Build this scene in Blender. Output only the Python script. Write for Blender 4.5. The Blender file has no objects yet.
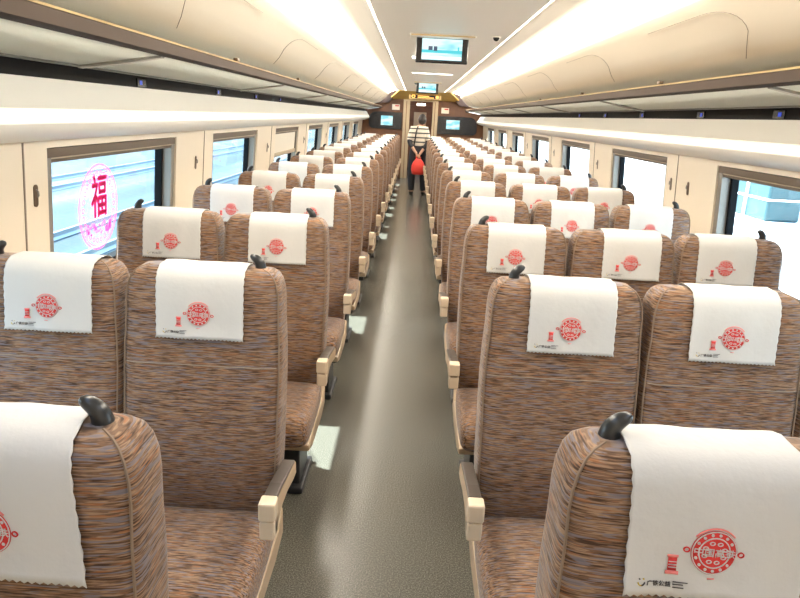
import bpy, bmesh, math, random
from mathutils import Vector, Matrix
S = bpy.context.scene
COL = S.collection
random.seed(7)
PI = math.pi

# ------------------------------------------------------------------ camera
F, CX, CZ, YAW, PITCH, ROLL = 640.0, .058, 1.624, .011, .279, .051
fw = Vector((-math.sin(YAW)*math.cos(PITCH), math.cos(YAW)*math.cos(PITCH), -math.sin(PITCH)))
r0 = Vector((math.cos(YAW), math.sin(YAW), 0)); u0 = r0.cross(fw)
rr = math.cos(ROLL)*r0 + math.sin(ROLL)*u0
uu = -math.sin(ROLL)*r0 + math.cos(ROLL)*u0
cd = bpy.data.cameras.new('camera'); cam = bpy.data.objects.new('camera', cd); COL.objects.link(cam)
cd.sensor_width = 36; cd.sensor_fit = 'HORIZONTAL'; cd.lens = F/800*36
cd.clip_start = .02; cd.clip_end = 500
mw = Matrix((rr, uu, -fw)).transposed().to_4x4(); mw.translation = (CX, 0, CZ)
cam.matrix_world = mw
S.camera = cam

# ------------------------------------------------------------------ world, sun, exposure
W = bpy.data.worlds.new('sky'); S.world = W; W.use_nodes = True
nt = W.node_tree; nt.nodes.clear()
wo = nt.nodes.new('ShaderNodeOutputWorld'); bg = nt.nodes.new('ShaderNodeBackground')
tc = nt.nodes.new('ShaderNodeTexCoord'); sp = nt.nodes.new('ShaderNodeSeparateXYZ'); cr = nt.nodes.new('ShaderNodeValToRGB')
nt.links.new(tc.outputs['Generated'], sp.inputs[0]); nt.links.new(sp.outputs['Z'], cr.inputs[0])
cr.color_ramp.elements[0].color = (.86, .93, 1, 1); cr.color_ramp.elements[1].color = (.45, .66, 1, 1)
nt.links.new(cr.outputs[0], bg.inputs[0]); nt.links.new(bg.outputs[0], wo.inputs[0])
bg.inputs[1].default_value = 5.0
sl = bpy.data.lights.new('sun', 'SUN'); sun = bpy.data.objects.new('sun', sl); COL.objects.link(sun)
sl.energy = 32; sl.angle = .01; sl.color = (1, .96, .9)
sun.rotation_euler = Vector((1, -.38, -1.17)).to_track_quat('-Z', 'Y').to_euler()
LAMP = 17.0          # strength of the cove lamps
SLIT = 5.0           # strength of the thin slit lamps
S.view_settings.view_transform = 'Standard'; S.view_settings.look = 'None'
S.view_settings.gamma = 1; S.view_settings.use_curve_mapping = False
S.view_settings.exposure = 0.4

# ------------------------------------------------------------------ materials
def mat(name, col, rough=.5, metal=0, emit=None, es=1, spec=.5, bump=None):
    m = bpy.data.materials.new(name); m.use_nodes = True
    n = m.node_tree; b = n.nodes['Principled BSDF']
    b.inputs['Base Color'].default_value = (*col, 1); b.inputs['Roughness'].default_value = rough
    b.inputs['Metallic'].default_value = metal; b.inputs['Specular IOR Level'].default_value = spec
    if emit: b.inputs['Emission Color'].default_value = (*emit, 1); b.inputs['Emission Strength'].default_value = es
    # every surface: fine procedural grain in roughness and bump
    t = n.nodes.new('ShaderNodeTexCoord'); nz = n.nodes.new('ShaderNodeTexNoise')
    nz.inputs['Scale'].default_value = bump[0] if bump else 40; nz.inputs['Detail'].default_value = 3
    n.links.new(t.outputs['Object'], nz.inputs['Vector'])
    bp = n.nodes.new('ShaderNodeBump'); bp.inputs['Strength'].default_value = bump[1] if bump else .03
    bp.inputs['Distance'].default_value = .01
    n.links.new(nz.outputs[0], bp.inputs['Height']); n.links.new(bp.outputs[0], b.inputs['Normal'])
    return m

def ramp(n, pts, interp='LINEAR'):
    c = n.nodes.new('ShaderNodeValToRGB'); e = c.color_ramp; e.interpolation = interp
    while len(e.elements) < len(pts): e.elements.new(.5)
    for el, (p, col) in zip(e.elements, pts): el.position = p; el.color = (*col, 1)
    return c

def fabric(name, scale, k=1.0):
    """woven upholstery: short horizontal dashes of brown, tan, orange, slate and lilac"""
    m = bpy.data.materials.new(name); m.use_nodes = True
    n = m.node_tree; b = n.nodes['Principled BSDF']
    b.inputs['Roughness'].default_value = .85; b.inputs['Specular IOR Level'].default_value = .25
    b.inputs['Sheen Weight'].default_value = .25; b.inputs['Sheen Roughness'].default_value = .4
    t = n.nodes.new('ShaderNodeTexCoord'); oi = n.nodes.new('ShaderNodeObjectInfo')
    ad = n.nodes.new('ShaderNodeVectorMath'); ad.operation = 'MULTIPLY_ADD'
    mu = n.nodes.new('ShaderNodeVectorMath'); mu.operation = 'SCALE'; mu.inputs[0].default_value = (13, 7, 9)
    n.links.new(oi.outputs['Random'], mu.inputs['Scale'])
    n.links.new(t.outputs['Object'], ad.inputs[0]); ad.inputs[1].default_value = scale
    n.links.new(mu.outputs[0], ad.inputs[2])
    nz = n.nodes.new('ShaderNodeTexNoise'); nz.inputs['Scale'].default_value = 1; nz.inputs['Detail'].default_value = 1.5
    n.links.new(ad.outputs[0], nz.inputs['Vector'])
    c1 = ramp(n, [(.0, (.05, .03, .02)), (.36, (.10, .06, .038)), (.43, (.20, .125, .075)), (.48, (.31, .20, .125)),
                  (.53, (.23, .155, .11)), (.57, (.42, .29, .185)), (.63, (.52, .38, .26)), (.72, (.30, .21, .15))])
    n.links.new(nz.outputs[0], c1.inputs[0])
    ad2 = n.nodes.new('ShaderNodeVectorMath'); ad2.operation = 'ADD'; ad2.inputs[1].default_value = (31.7, 12.3, 47.1)
    n.links.new(ad.outputs[0], ad2.inputs[0])
    n2 = n.nodes.new('ShaderNodeTexNoise'); n2.inputs['Scale'].default_value = .8; n2.inputs['Detail'].default_value = 1
    n.links.new(ad2.outputs[0], n2.inputs['Vector'])
    c2 = ramp(n, [(.0, (.20, .23, .30)), (.39, (.29, .30, .39)), (.43, (.5, .5, .5)), (.62, (.5, .5, .5)), (.66, (.52, .23, .09)), (1, (.5, .2, .07))])
    f2 = ramp(n, [(.39, (.75,)*3), (.43, (0,)*3), (.62, (0,)*3), (.66, (.6,)*3)])
    n.links.new(n2.outputs[0], c2.inputs[0]); n.links.new(n2.outputs[0], f2.inputs[0])
    mx = n.nodes.new('ShaderNodeMix'); mx.data_type = 'RGBA'
    n.links.new(f2.outputs[0], mx.inputs[0]); n.links.new(c1.outputs[0], mx.inputs[6]); n.links.new(c2.outputs[0], mx.inputs[7])
    g = n.nodes.new('ShaderNodeMix'); g.data_type = 'RGBA'; g.blend_type = 'MULTIPLY'; g.inputs[0].default_value = 1
    n.links.new(mx.outputs[2], g.inputs[6]); g.inputs[7].default_value = (k*1.10, k*.95, k*.84, 1)
    n.links.new(g.outputs[2], b.inputs['Base Color'])
    bp = n.nodes.new('ShaderNodeBump'); bp.inputs['Strength'].default_value = .35; bp.inputs['Distance'].default_value = .003
    n.links.new(nz.outputs[0], bp.inputs['Height']); n.links.new(bp.outputs[0], b.inputs['Normal'])
    return m

def wood(name, a, bcol, axis=2):
    m = bpy.data.materials.new(name); m.use_nodes = True
    n = m.node_tree; b = n.nodes['Principled BSDF']; b.inputs['Roughness'].default_value = .5
    t = n.nodes.new('ShaderNodeTexCoord'); mp = n.nodes.new('ShaderNodeMapping')
    sc = [2, 2, 2]; sc[(axis+2) % 3] = 25
    mp.inputs['Scale'].default_value = sc
    nz = n.nodes.new('ShaderNodeTexNoise'); nz.inputs['Scale'].default_value = 2; nz.inputs['Detail'].default_value = 4
    n.links.new(t.outputs['Object'], mp.inputs[0]); n.links.new(mp.outputs[0], nz.inputs['Vector'])
    c = ramp(n, [(.3, a), (.7, bcol)]); n.links.new(nz.outputs[0], c.inputs[0]); n.links.new(c.outputs[0], b.inputs['Base Color'])
    return m

M = {}
M['back'] = fabric('fabric_back', (24, 24, 400), .56)
M['cush'] = fabric('fabric_cushion', (24, 260, 150), .58)
M['piping'] = mat('piping', (.20, .135, .088), .7)
M['cloth'] = mat('white_cloth', (.545, .53, .505), .9, bump=(55, .12), spec=.2)
M['red'] = mat('red_print', (.60, .03, .025), .8)
M['pink'] = mat('pale_red_print', (.80, .22, .20), .8)
M['grey_ink'] = mat('dark_ink', (.08, .07, .07), .8)
M['gold_ink'] = mat('yellow_ink', (.55, .38, .05), .8)
M['black_plastic'] = mat('black_plastic', (.022, .022, .022), .28)
M['dark_plastic'] = mat('dark_plastic', (.06, .045, .035), .4)
M['base'] = mat('base_black', (.018, .018, .02), .45)
M['tan_plastic'] = mat('tan_plastic', (.46, .33, .21), .4)
M['cream_plastic'] = mat('cream_plastic', (.62, .49, .35), .35)
M['wall'] = mat('wall_cream', (.80, .70, .56), .35)
M['ledge'] = mat('ledge_gloss', (.90, .86, .79), .45)
M['ceil'] = mat('ceiling_cream', (.90, .84, .74), .4)
M['side'] = mat('side_panel_cream', (.76, .68, .56), .4)
M['seam'] = mat('seam_dark', (.25, .20, .15), .7)
M['lip'] = mat('rack_lip_brown', (.045, .029, .02), .6, 0, spec=.12)
M['gold'] = mat('gold_line', (.62, .46, .25), .3, .6)
M['metal'] = mat('brushed_metal', (.38, .36, .33), .3, .9)
M['rail'] = mat('rack_rail', (.16, .155, .14), .5, .2)
M['strip'] = mat('dark_gloss_strip', (.010, .008, .007), .5, spec=.08)
M['blind'] = mat('blind_brown', (.12, .085, .055), .5)
M['blindbar'] = mat('blind_bar', (.45, .36, .25), .4)
M['shade'] = mat('shade_cloth', (.80, .74, .64), .8)
M['seal'] = mat('rubber_seal', (.008, .009, .010), .8, spec=.1)
M['frame'] = mat('window_frame_grey', (.26, .24, .21), .4, .2)
M['hook'] = mat('hook_dark', (.16, .11, .07), .3, .6)
M['monitor'] = mat('monitor_black', (.012, .01, .01), .25)
M['lamp'] = mat('lamp', (1, 1, 1), .5, emit=(1, .91, .77), es=LAMP)
M['slit'] = mat('lamp_slit', (1, 1, 1), .5, emit=(1, .91, .76), es=SLIT)
M['ledge_lamp'] = mat('ledge_lamp', (.9, .88, .82), .4, emit=(1, .93, .80), es=.42)
M['blue'] = mat('blue_led', (.02, .03, .1), .4, emit=(.03, .07, .55), es=.7)
M['orange'] = mat('orange_led', (.1, .03, 0), .4, emit=(1, .45, .1), es=2.5)
M['dim'] = mat('dim_display', (.3, .2, .08), .3, emit=(1, .7, .3), es=.5)
M['wood'] = wood('wood_brown', (.10, .036, .012), (.19, .075, .025))
M['darkwood'] = wood('wood_dark', (.03, .012, .006), (.06, .025, .012))
M['woody'] = wood('wood_yellow', (.42, .24, .035), (.60, .38, .07))
M['post'] = mat('door_post', (.50, .38, .24), .3, .3)
M['sign_w'] = mat('sign_white', (.85, .72, .58), .5)
M['skin'] = mat('skin', (.55, .32, .22), .6)
M['hair'] = mat('hair', (.018, .013, .012), .6)
M['trouser'] = mat('trouser', (.015, .015, .02), .8)
M['shoe'] = mat('shoe', (.01, .01, .01), .4)
M['bag'] = mat('red_bag', (.70, .045, .03), .6, bump=(20, .5))
M['concrete'] = mat('concrete', (.72, .72, .70), .9)
M['steel'] = mat('rail_steel', (.20, .28, .34), .5, .4)
M['teal'] = mat('teal_wall', (.012, .05, .06), .4)
M['whitepaint'] = mat('white_paint', (.8, .8, .8), .5)
M['lilac'] = mat('lilac_paint', (.38, .32, .50), .6)

def mk_floor():
    m = bpy.data.materials.new('floor_vinyl'); m.use_nodes = True
    n = m.node_tree; b = n.nodes['Principled BSDF']
    t = n.nodes.new('ShaderNodeTexCoord'); nz = n.nodes.new('ShaderNodeTexNoise'); nz.inputs['Scale'].default_value = 210
    nz.inputs['Detail'].default_value = 2
    n.links.new(t.outputs['Object'], nz.inputs['Vector'])
    c = ramp(n, [(.3, (.045, .042, .034)), (.5, (.092, .087, .070)), (.66, (.19, .18, .15))]); n.links.new(nz.outputs[0], c.inputs[0])
    n.links.new(c.outputs[0], b.inputs['Base Color'])
    n3 = n.nodes.new('ShaderNodeTexNoise'); n3.inputs['Scale'].default_value = 1.6; n.links.new(t.outputs['Object'], n3.inputs['Vector'])
    mr = n.nodes.new('ShaderNodeMapRange'); mr.inputs[3].default_value = .24; mr.inputs[4].default_value = .24
    n.links.new(n3.outputs[0], mr.inputs[0]); n.links.new(mr.outputs[0], b.inputs['Roughness'])
    return m
M['floor'] = mk_floor()

def mk_translucent():
    m = bpy.data.materials.new('rack_acrylic'); m.use_nodes = True
    n = m.node_tree; b = n.nodes['Principled BSDF']; out = n.nodes['Material Output']
    b.inputs['Base Color'].default_value = (.80, .80, .76, 1); b.inputs['Roughness'].default_value = .25
    tr = n.nodes.new('ShaderNodeBsdfTranslucent'); tr.inputs[0].default_value = (.93, .95, .92, 1)
    nz = n.nodes.new('ShaderNodeTexNoise'); nz.inputs['Scale'].default_value = 3
    bp = n.nodes.new('ShaderNodeBump'); bp.inputs['Strength'].default_value = .02
    n.links.new(nz.outputs[0], bp.inputs['Height']); n.links.new(bp.outputs[0], b.inputs['Normal'])
    mx = n.nodes.new('ShaderNodeMixShader'); mx.inputs[0].default_value = .72
    n.links.new(b.outputs[0], mx.inputs[1]); n.links.new(tr.outputs[0], mx.inputs[2]); n.links.new(mx.outputs[0], out.inputs[0])
    return m
M['acrylic'] = mk_translucent()

def mk_glass():
    m = bpy.data.materials.new('window_glass'); m.use_nodes = True
    n = m.node_tree; out = n.nodes['Material Output']; n.nodes.remove(n.nodes['Principled BSDF'])
    tr = n.nodes.new('ShaderNodeBsdfTransparent'); tr.inputs[0].default_value = (.86, .95, .98, 1)
    gl = n.nodes.new('ShaderNodeBsdfGlossy'); gl.inputs['Roughness'].default_value = .02
    lw = n.nodes.new('ShaderNodeLayerWeight'); lw.inputs[0].default_value = .5
    pw = n.nodes.new('ShaderNodeMath'); pw.operation = 'POWER'; pw.inputs[1].default_value = 4
    n.links.new(lw.outputs['Facing'], pw.inputs[0])
    fr = n.nodes.new('ShaderNodeMapRange'); fr.inputs[3].default_value = .03; fr.inputs[4].default_value = .5
    n.links.new(pw.outputs[0], fr.inputs[0])
    nz = n.nodes.new('ShaderNodeTexNoise'); nz.inputs['Scale'].default_value = 4
    bp = n.nodes.new('ShaderNodeBump'); bp.inputs['Strength'].default_value = .01
    n.links.new(nz.outputs[0], bp.inputs['Height']); n.links.new(bp.outputs[0], gl.inputs['Normal'])
    mx = n.nodes.new('ShaderNodeMixShader')
    n.links.new(fr.outputs[0], mx.inputs[0]); n.links.new(tr.outputs[0], mx.inputs[1]); n.links.new(gl.outputs[0], mx.inputs[2])
    n.links.new(mx.outputs[0], out.inputs[0])
    return m
M['glass'] = mk_glass()

def mk_decal(name, col, a):
    m = bpy.data.materials.new(name); m.use_nodes = True
    n = m.node_tree; b = n.nodes['Principled BSDF']; out = n.nodes['Material Output']
    b.inputs['Base Color'].default_value = (*col, 1); b.inputs['Roughness'].default_value = .6
    tl = n.nodes.new('ShaderNodeBsdfTranslucent'); tl.inputs[0].default_value = (*col, 1)
    nz = n.nodes.new('ShaderNodeTexNoise'); nz.inputs['Scale'].default_value = 60
    t = n.nodes.new('ShaderNodeTexCoord'); n.links.new(t.outputs['Object'], nz.inputs['Vector'])
    mr = n.nodes.new('ShaderNodeMapRange'); mr.inputs[1].default_value = .35; mr.inputs[2].default_value = .6
    mr.inputs[3].default_value = a[0]; mr.inputs[4].default_value = a[1]; n.links.new(nz.outputs[0], mr.inputs[0])
    m1 = n.nodes.new('ShaderNodeMixShader'); m1.inputs[0].default_value = .3
    n.links.new(b.outputs[0], m1.inputs[1]); n.links.new(tl.outputs[0], m1.inputs[2])
    tr = n.nodes.new('ShaderNodeBsdfTransparent'); mx = n.nodes.new('ShaderNodeMixShader')
    n.links.new(mr.outputs[0], mx.inputs[0]); n.links.new(tr.outputs[0], mx.inputs[1]); n.links.new(m1.outputs[0], mx.inputs[2])
    n.links.new(mx.outputs[0], out.inputs[0])
    return m
M['decal_film'] = mk_decal('decal_film', (.85, .40, .60), (.0, .08))
M['decal_red'] = mk_decal('decal_magenta', (.80, .035, .24), (.8, 1.0))
M['decal_pink'] = mk_decal('decal_pink', (.80, .10, .32), (.45, .95))

def mk_ground():
    m = bpy.data.materials.new('trackbed'); m.use_nodes = True
    n = m.node_tree; b = n.nodes['Principled BSDF']; b.inputs['Roughness'].default_value = .9
    t = n.nodes.new('ShaderNodeTexCoord'); s = n.nodes.new('ShaderNodeSeparateXYZ'); n.links.new(t.outputs['Object'], s.inputs[0])
    mp = n.nodes.new('ShaderNodeMapping'); mp.inputs['Scale'].default_value = (.55, .02, 1)
    n.links.new(t.outputs['Object'], mp.inputs[0])
    nz = n.nodes.new('ShaderNodeTexNoise'); nz.inputs['Scale'].default_value = 1; nz.inputs['Detail'].default_value = 3
    n.links.new(mp.outputs[0], nz.inputs['Vector'])
    c = ramp(n, [(.36, (.008, .028, .042)), (.46, (.018, .05, .07)), (.53, (.04, .07, .085)), (.62, (.10, .115, .12))])
    n.links.new(nz.outputs[0], c.inputs[0]); n.links.new(c.outputs[0], b.inputs['Base Color'])
    return m
M['ground'] = mk_ground()

def mk_shirt():
    m = bpy.data.materials.new('striped_shirt'); m.use_nodes = True
    n = m.node_tree; b = n.nodes['Principled BSDF']; b.inputs['Roughness'].default_value = .85
    t = n.nodes.new('ShaderNodeTexCoord'); s = n.nodes.new('ShaderNodeSeparateXYZ'); n.links.new(t.outputs['Object'], s.inputs[0])
    mm = n.nodes.new('ShaderNodeMath'); mm.operation = 'MULTIPLY'; mm.inputs[1].default_value = 11
    fr = n.nodes.new('ShaderNodeMath'); fr.operation = 'FRACT'
    n.links.new(s.outputs['Z'], mm.inputs[0]); n.links.new(mm.outputs[0], fr.inputs[0])
    c = ramp(n, [(0, (.05, .05, .055)), (.30, (.62, .55, .46))], 'CONSTANT'); n.links.new(fr.outputs[0], c.inputs[0])
    n.links.new(c.outputs[0], b.inputs['Base Color'])
    return m
M['shirt'] = mk_shirt()

def mk_screen():
    m = bpy.data.materials.new('screen_lit'); m.use_nodes = True
    n = m.node_tree; b = n.nodes['Principled BSDF']; b.inputs['Base Color'].default_value = (.02, .03, .03, 1)
    b.inputs['Roughness'].default_value = .2
    t = n.nodes.new('ShaderNodeTexCoord'); nz = n.nodes.new('ShaderNodeTexNoise'); nz.inputs['Scale'].default_value = 7
    mp = n.nodes.new('ShaderNodeMapping'); mp.inputs['Scale'].default_value = (.6, 1, 2)
    n.links.new(t.outputs['Object'], mp.inputs[0]); n.links.new(mp.outputs[0], nz.inputs['Vector'])
    c = ramp(n, [(.40, (.22, .62, .72)), (.56, (.66, .92, .92))]); n.links.new(nz.outputs[0], c.inputs[0])
    n.links.new(c.outputs[0], b.inputs['Emission Color']); b.inputs['Emission Strength'].default_value = 1.0
    return m
M['screen'] = mk_screen()
M['screen_dk'] = mat('screen_dark_band', (.02, .1, .12), .3, emit=(.05, .50, .58), es=.9)
M['screen_lt'] = mat('screen_white', (.1, .1, .1), .3, emit=(.9, .97, .95), es=1.0)
M['screen_bk'] = mat('screen_text', (.02, .02, .03), .3, emit=(.05, .08, .14), es=.8)

# ------------------------------------------------------------------ helpers
class MB:
    def __init__(s): s.v = []; s.f = []; s.m = []; s.mats = []
    def mi(s, k):
        if k not in s.mats: s.mats.append(k)
        return s.mats.index(k)
    def add(s, vs, fs, k):
        o = len(s.v); s.v += [tuple(v) for v in vs]; i = s.mi(k)
        for f in fs: s.f.append(tuple(o+a for a in f)); s.m.append(i)
        return s
    def box(s, x0, x1, y0, y1, z0, z1, k):
        return s.add([(x, y, z) for z in (z0, z1) for y in (y0, y1) for x in (x0, x1)],
                     [(0, 2, 3, 1), (4, 5, 7, 6), (0, 1, 5, 4), (2, 6, 7, 3), (0, 4, 6, 2), (1, 3, 7, 5)], k)
    def prism(s, pts, a0, a1, axis, k):
        """polygon pts in the plane across axis ('x': (y,z), 'y': (x,z)), extruded a0..a1"""
        n = len(pts)
        q = (lambda p, a: (a, p[0], p[1])) if axis == 'x' else ((lambda p, a: (p[0], a, p[1])) if axis == 'y' else (lambda p, a: (p[0], p[1], a)))
        vs = [q(p, a0) for p in pts]+[q(p, a1) for p in pts]
        return s.add(vs, [tuple(range(n)), tuple(range(2*n-1, n-1, -1))]+[(i, i+n, (i+1) % n+n, (i+1) % n) for i in range(n)], k)
    def loft(s, rings, k, cap=True):
        n = len(rings[0]); vs = [p for r in rings for p in r]
        fs = [(j*n+i, j*n+(i+1) % n, (j+1)*n+(i+1) % n, (j+1)*n+i) for j in range(len(rings)-1) for i in range(n)]
        if cap: fs += [tuple(range(n-1, -1, -1)), tuple((len(rings)-1)*n+i for i in range(n))]
        return s.add(vs, fs, k)
    def tube(s, path, rad, k, n=8):
        path = [Vector(p) for p in path]
        rads = rad if isinstance(rad, (list, tuple)) else [rad]*len(path)
        rings = []; up = None
        for i, p in enumerate(path):
            d = (path[min(i+1, len(path)-1)]-path[max(i-1, 0)]).normalized()
            if up is None: up = Vector((0, 0, 1)) if abs(d.z) < .9 else Vector((0, 1, 0))
            a = d.cross(up).normalized(); bb = a.cross(d).normalized(); up = bb
            rings.append([p+rads[i]*(math.cos(t)*a+math.sin(t)*bb) for t in [2*PI*j/n for j in range(n)]])
        return s.loft(rings, k)
    def sheet(s, path, y0, y1, k, n=1, t=0):
        """open (x,z) path swept along y"""
        ys = [y0+(y1-y0)*i/n for i in range(n+1)]
        vs = [(p[0], y, p[1]) for y in ys for p in path]; m = len(path)
        return s.add(vs, [(j*m+i, j*m+i+1, (j+1)*m+i+1, (j+1)*m+i) for j in range(n) for i in range(m-1)], k)
    def mesh(s, name, smooth=True, ang=.6):
        me = bpy.data.meshes.new(name); me.from_pydata(s.v, [], s.f); me.update()
        for k in s.mats: me.materials.append(M[k])
        me.polygons.foreach_set('material_index', s.m)
        bm = bmesh.new(); bm.from_mesh(me); bmesh.ops.recalc_face_normals(bm, faces=bm.faces)
        if smooth:
            for f in bm.faces: f.smooth = True
            for e in bm.edges:
                if len(e.link_faces) == 2 and e.calc_face_angle(0) > ang: e.smooth = False
        bm.to_mesh(me); bm.free()
        return me
    def build(s, name, parent=None, smooth=True, bevel=0, ang=.6, solid=0):
        o = bpy.data.objects.new(name, s.mesh(name, smooth, ang)); COL.objects.link(o)
        if parent: o.parent = parent
        if solid:
            d = o.modifiers.new('thickness', 'SOLIDIFY'); d.thickness = solid; d.offset = 0
        if bevel:
            d = o.modifiers.new('bevel', 'BEVEL'); d.width = bevel; d.segments = 2; d.limit_method = 'ANGLE'; d.angle_limit = .7
        return o

def tag(o, label, cat, group=None, kind=None):
    o['label'] = label; o['category'] = cat
    if group: o['group'] = group
    if kind: o['kind'] = kind
    return o
def empty(name, loc):
    o = bpy.data.objects.new(name, None); o.empty_display_size = .1; o.location = loc; COL.objects.link(o); return o
def struct(o): o['kind'] = 'structure'; return o
_txt = {}
def text2d(body):
    """triangulated outline of a string, unit height"""
    if body in _txt: return _txt[body]
    c = bpy.data.curves.new('lettering', 'FONT'); c.body = body; c.size = 1; c.resolution_u = 2; c.align_x = 'CENTER'
    o = bpy.data.objects.new('lettering', c); COL.objects.link(o)
    dg = bpy.context.evaluated_depsgraph_get(); me = bpy.data.meshes.new_from_object(o.evaluated_get(dg))
    r = ([(v.co.x, v.co.y) for v in me.vertices], [tuple(p.vertices) for p in me.polygons])
    bpy.data.objects.remove(o); bpy.data.curves.remove(c); bpy.data.meshes.remove(me)
    _txt[body] = r; return r

# ------------------------------------------------------------------ setting
C0 = .23                     # middle of the carriage
Y0, Y1 = -.9, 17.6          # ends of the saloon
WX = 1.6                     # half width at the windows
RP = .98                     # seat pitch
def X(side, r): return C0+side*r
MB().box(C0-1.7, C0+1.7, Y0-.1, 21.5, -.06, 0, 'floor').build('floor', smooth=False)['kind'] = 'structure'

HWS = {}
WIN0 = [1.1, 3.2, 5.3, 7.4, 9.5, 11.6, 13.7, 15.8]
HW, ZS, ZT = .66, .80, 1.435
TILT = .07           # the walls lean in towards the top
for side, sn in ((-1, 'left'), (1, 'right')):
    a, b = X(side, WX), X(side, WX+.12); x0, x1 = min(a, b), max(a, b)
    WIN = [3.22 if (c == 3.2 and side < 0) else c for c in WIN0]; HWL = [.70 if c == 3.22 else HW for c in WIN]
    def lean(m):
        m.v = [(x+side*(1.463-z)*TILT, y, z) for x, y, z in m.v]; return m
    m = MB(); m.box(x0, x1, Y0, Y1, 0, ZS, 'wall'); m.box(x0, x1, Y0, Y1, ZT, 2.3, 'wall')
    e = [Y0]+[v for c, hw in zip(WIN, HWL) for v in (c-hw, c+hw)]+[Y1]
    for i in range(0, len(e), 2): m.box(x0, x1, e[i], e[i+1], ZS, ZT, 'wall')
    struct(lean(m).build('wall_'+sn, smooth=False))
    # wall seams beside the pillars
    m = MB(); s = -side
    for c in WIN:
        for yy in (c-.86,):
            m.box(min(a, a+s*.003), max(a, a+s*.003), yy-.004, yy+.004, .1, 1.46, 'seam')
    struct(lean(m).build('trim_1' if side < 0 else 'trim_2', smooth=False))
    # baseboard
    m = MB(); m.box(min(a, a+s*.03), max(a, a+s*.03), Y0, Y1, 0, .12, 'lip'); struct(lean(m).build('baseboard_'+sn, smooth=False))
    # windows
    for i, c in enumerate(WIN):
        num = i+1+(0 if side < 0 else len(WIN))
        w = empty('window_%d' % num, (a+side*(1.463-ZS)*TILT, c, ZS)); w['kind'] = 'structure'; w.rotation_euler.y = -side*TILT
        ys, ye, h = -HWL[i], HWL[i], ZT-ZS
        o = side
        def bx(m, d0, d1, ya, yb, za, zb, k):
            m.box(min(o*d0, o*d1), max(o*d0, o*d1), ya, yb, za, zb, k)
        m = MB()      # grey reveal frame
        for (ya, yb) in ((ys+.001, ys+.05), (ye-.05, ye-.001)): bx(m, .012, .10, ya, yb, .002, h-.002, 'frame')
        bx(m, .004, .10, ys+.001, ye-.001, .001, .03, 'frame')
        m.build('window_frame', w, smooth=False)
        m = MB()      # dark rubber seal
        for (ya, yb) in ((ys+.05, ys+.075), (ye-.075, ye-.05)): bx(m, .062, .10, ya, yb, .03, h-.04, 'seal')
        bx(m, .05, .10, ys+.05, ye-.05, .03, .05, 'seal')
        m.build('window_seal', w, smooth=False)
        m = MB(); bx(m, .085, .09, ys+.05, ye-.05, .03, h-.03, 'glass'); m.build('glass_pane', w, smooth=False)
        m = MB(); bx(m, .006, .08, ys+.003, ye-.003, h-.040, h-.003, 'blind'); bx(m, .012, .06, ys+.02, ye-.02, h-.047, h-.040, 'blindbar'); bx(m, .016, .05, ys+.02, ye-.02, h-.062, h-.047, 'blind')
        m.build('blind', w, smooth=False, bevel=.004)
        drop = .20 if (side < 0 and i == 3) else 0
        if drop:
            m = MB()
            for q in range(14):
                zz = h-.061-drop+drop*q/14
                bx(m, .03, .036 if q % 2 else .034, ys+.03, ye-.03, zz, zz+drop/14, 'shade')
            bx(m, .02, .05, ys+.03, ye-.03, h-.101-drop, h-.061-drop, 'blindbar')
            m.build('blind_shade', w, smooth=False)

# curved glossy ledge above the windows
def prof(side, pts): return [(X(side, r), z) for r, z in pts]
LEDGE = [(1.500, 1.690), (1.497, 1.685), (1.480, 1.655), (1.458, 1.620), (1.437, 1.590), (1.424, 1.572), (1.417, 1.555), (1.418, 1.538), (1.430, 1.520), (1.455, 1.502), (1.50, 1.485), (1.55, 1.472), (1.601, 1.463)]
for side, nm in ((-1, 'trim_3'), (1, 'trim_4')):
    m = MB(); m.prism(prof(side, LEDGE+[(1.601, 1.69)]), Y0, Y1, 'y', 'ledge')
    struct(m.build(nm, ang=.5))
    m = MB(); m.prism(prof(side, [(1.4335, 1.587), (1.4205, 1.572), (1.4130, 1.556), (1.4145, 1.542), (1.425, 1.545), (1.440, 1.580)]), .2, Y1-.1, 'y', 'ledge_lamp')
    tag(m.build('ledge_lamp', ang=1.5), 'slim glowing strip along the rounded ledge above the %s windows' % ('left' if side < 0 else 'right'), 'lamp strip', 'glowing strips above the windows')
    m = MB(); x = X(side, 1.53); m.box(min(x, X(side, 1.6)), max(x, X(side, 1.6)), Y0, Y1, 1.69, 1.80, 'strip')
    struct(m.build('trim_5' if side < 0 else 'trim_6', smooth=False))

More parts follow.
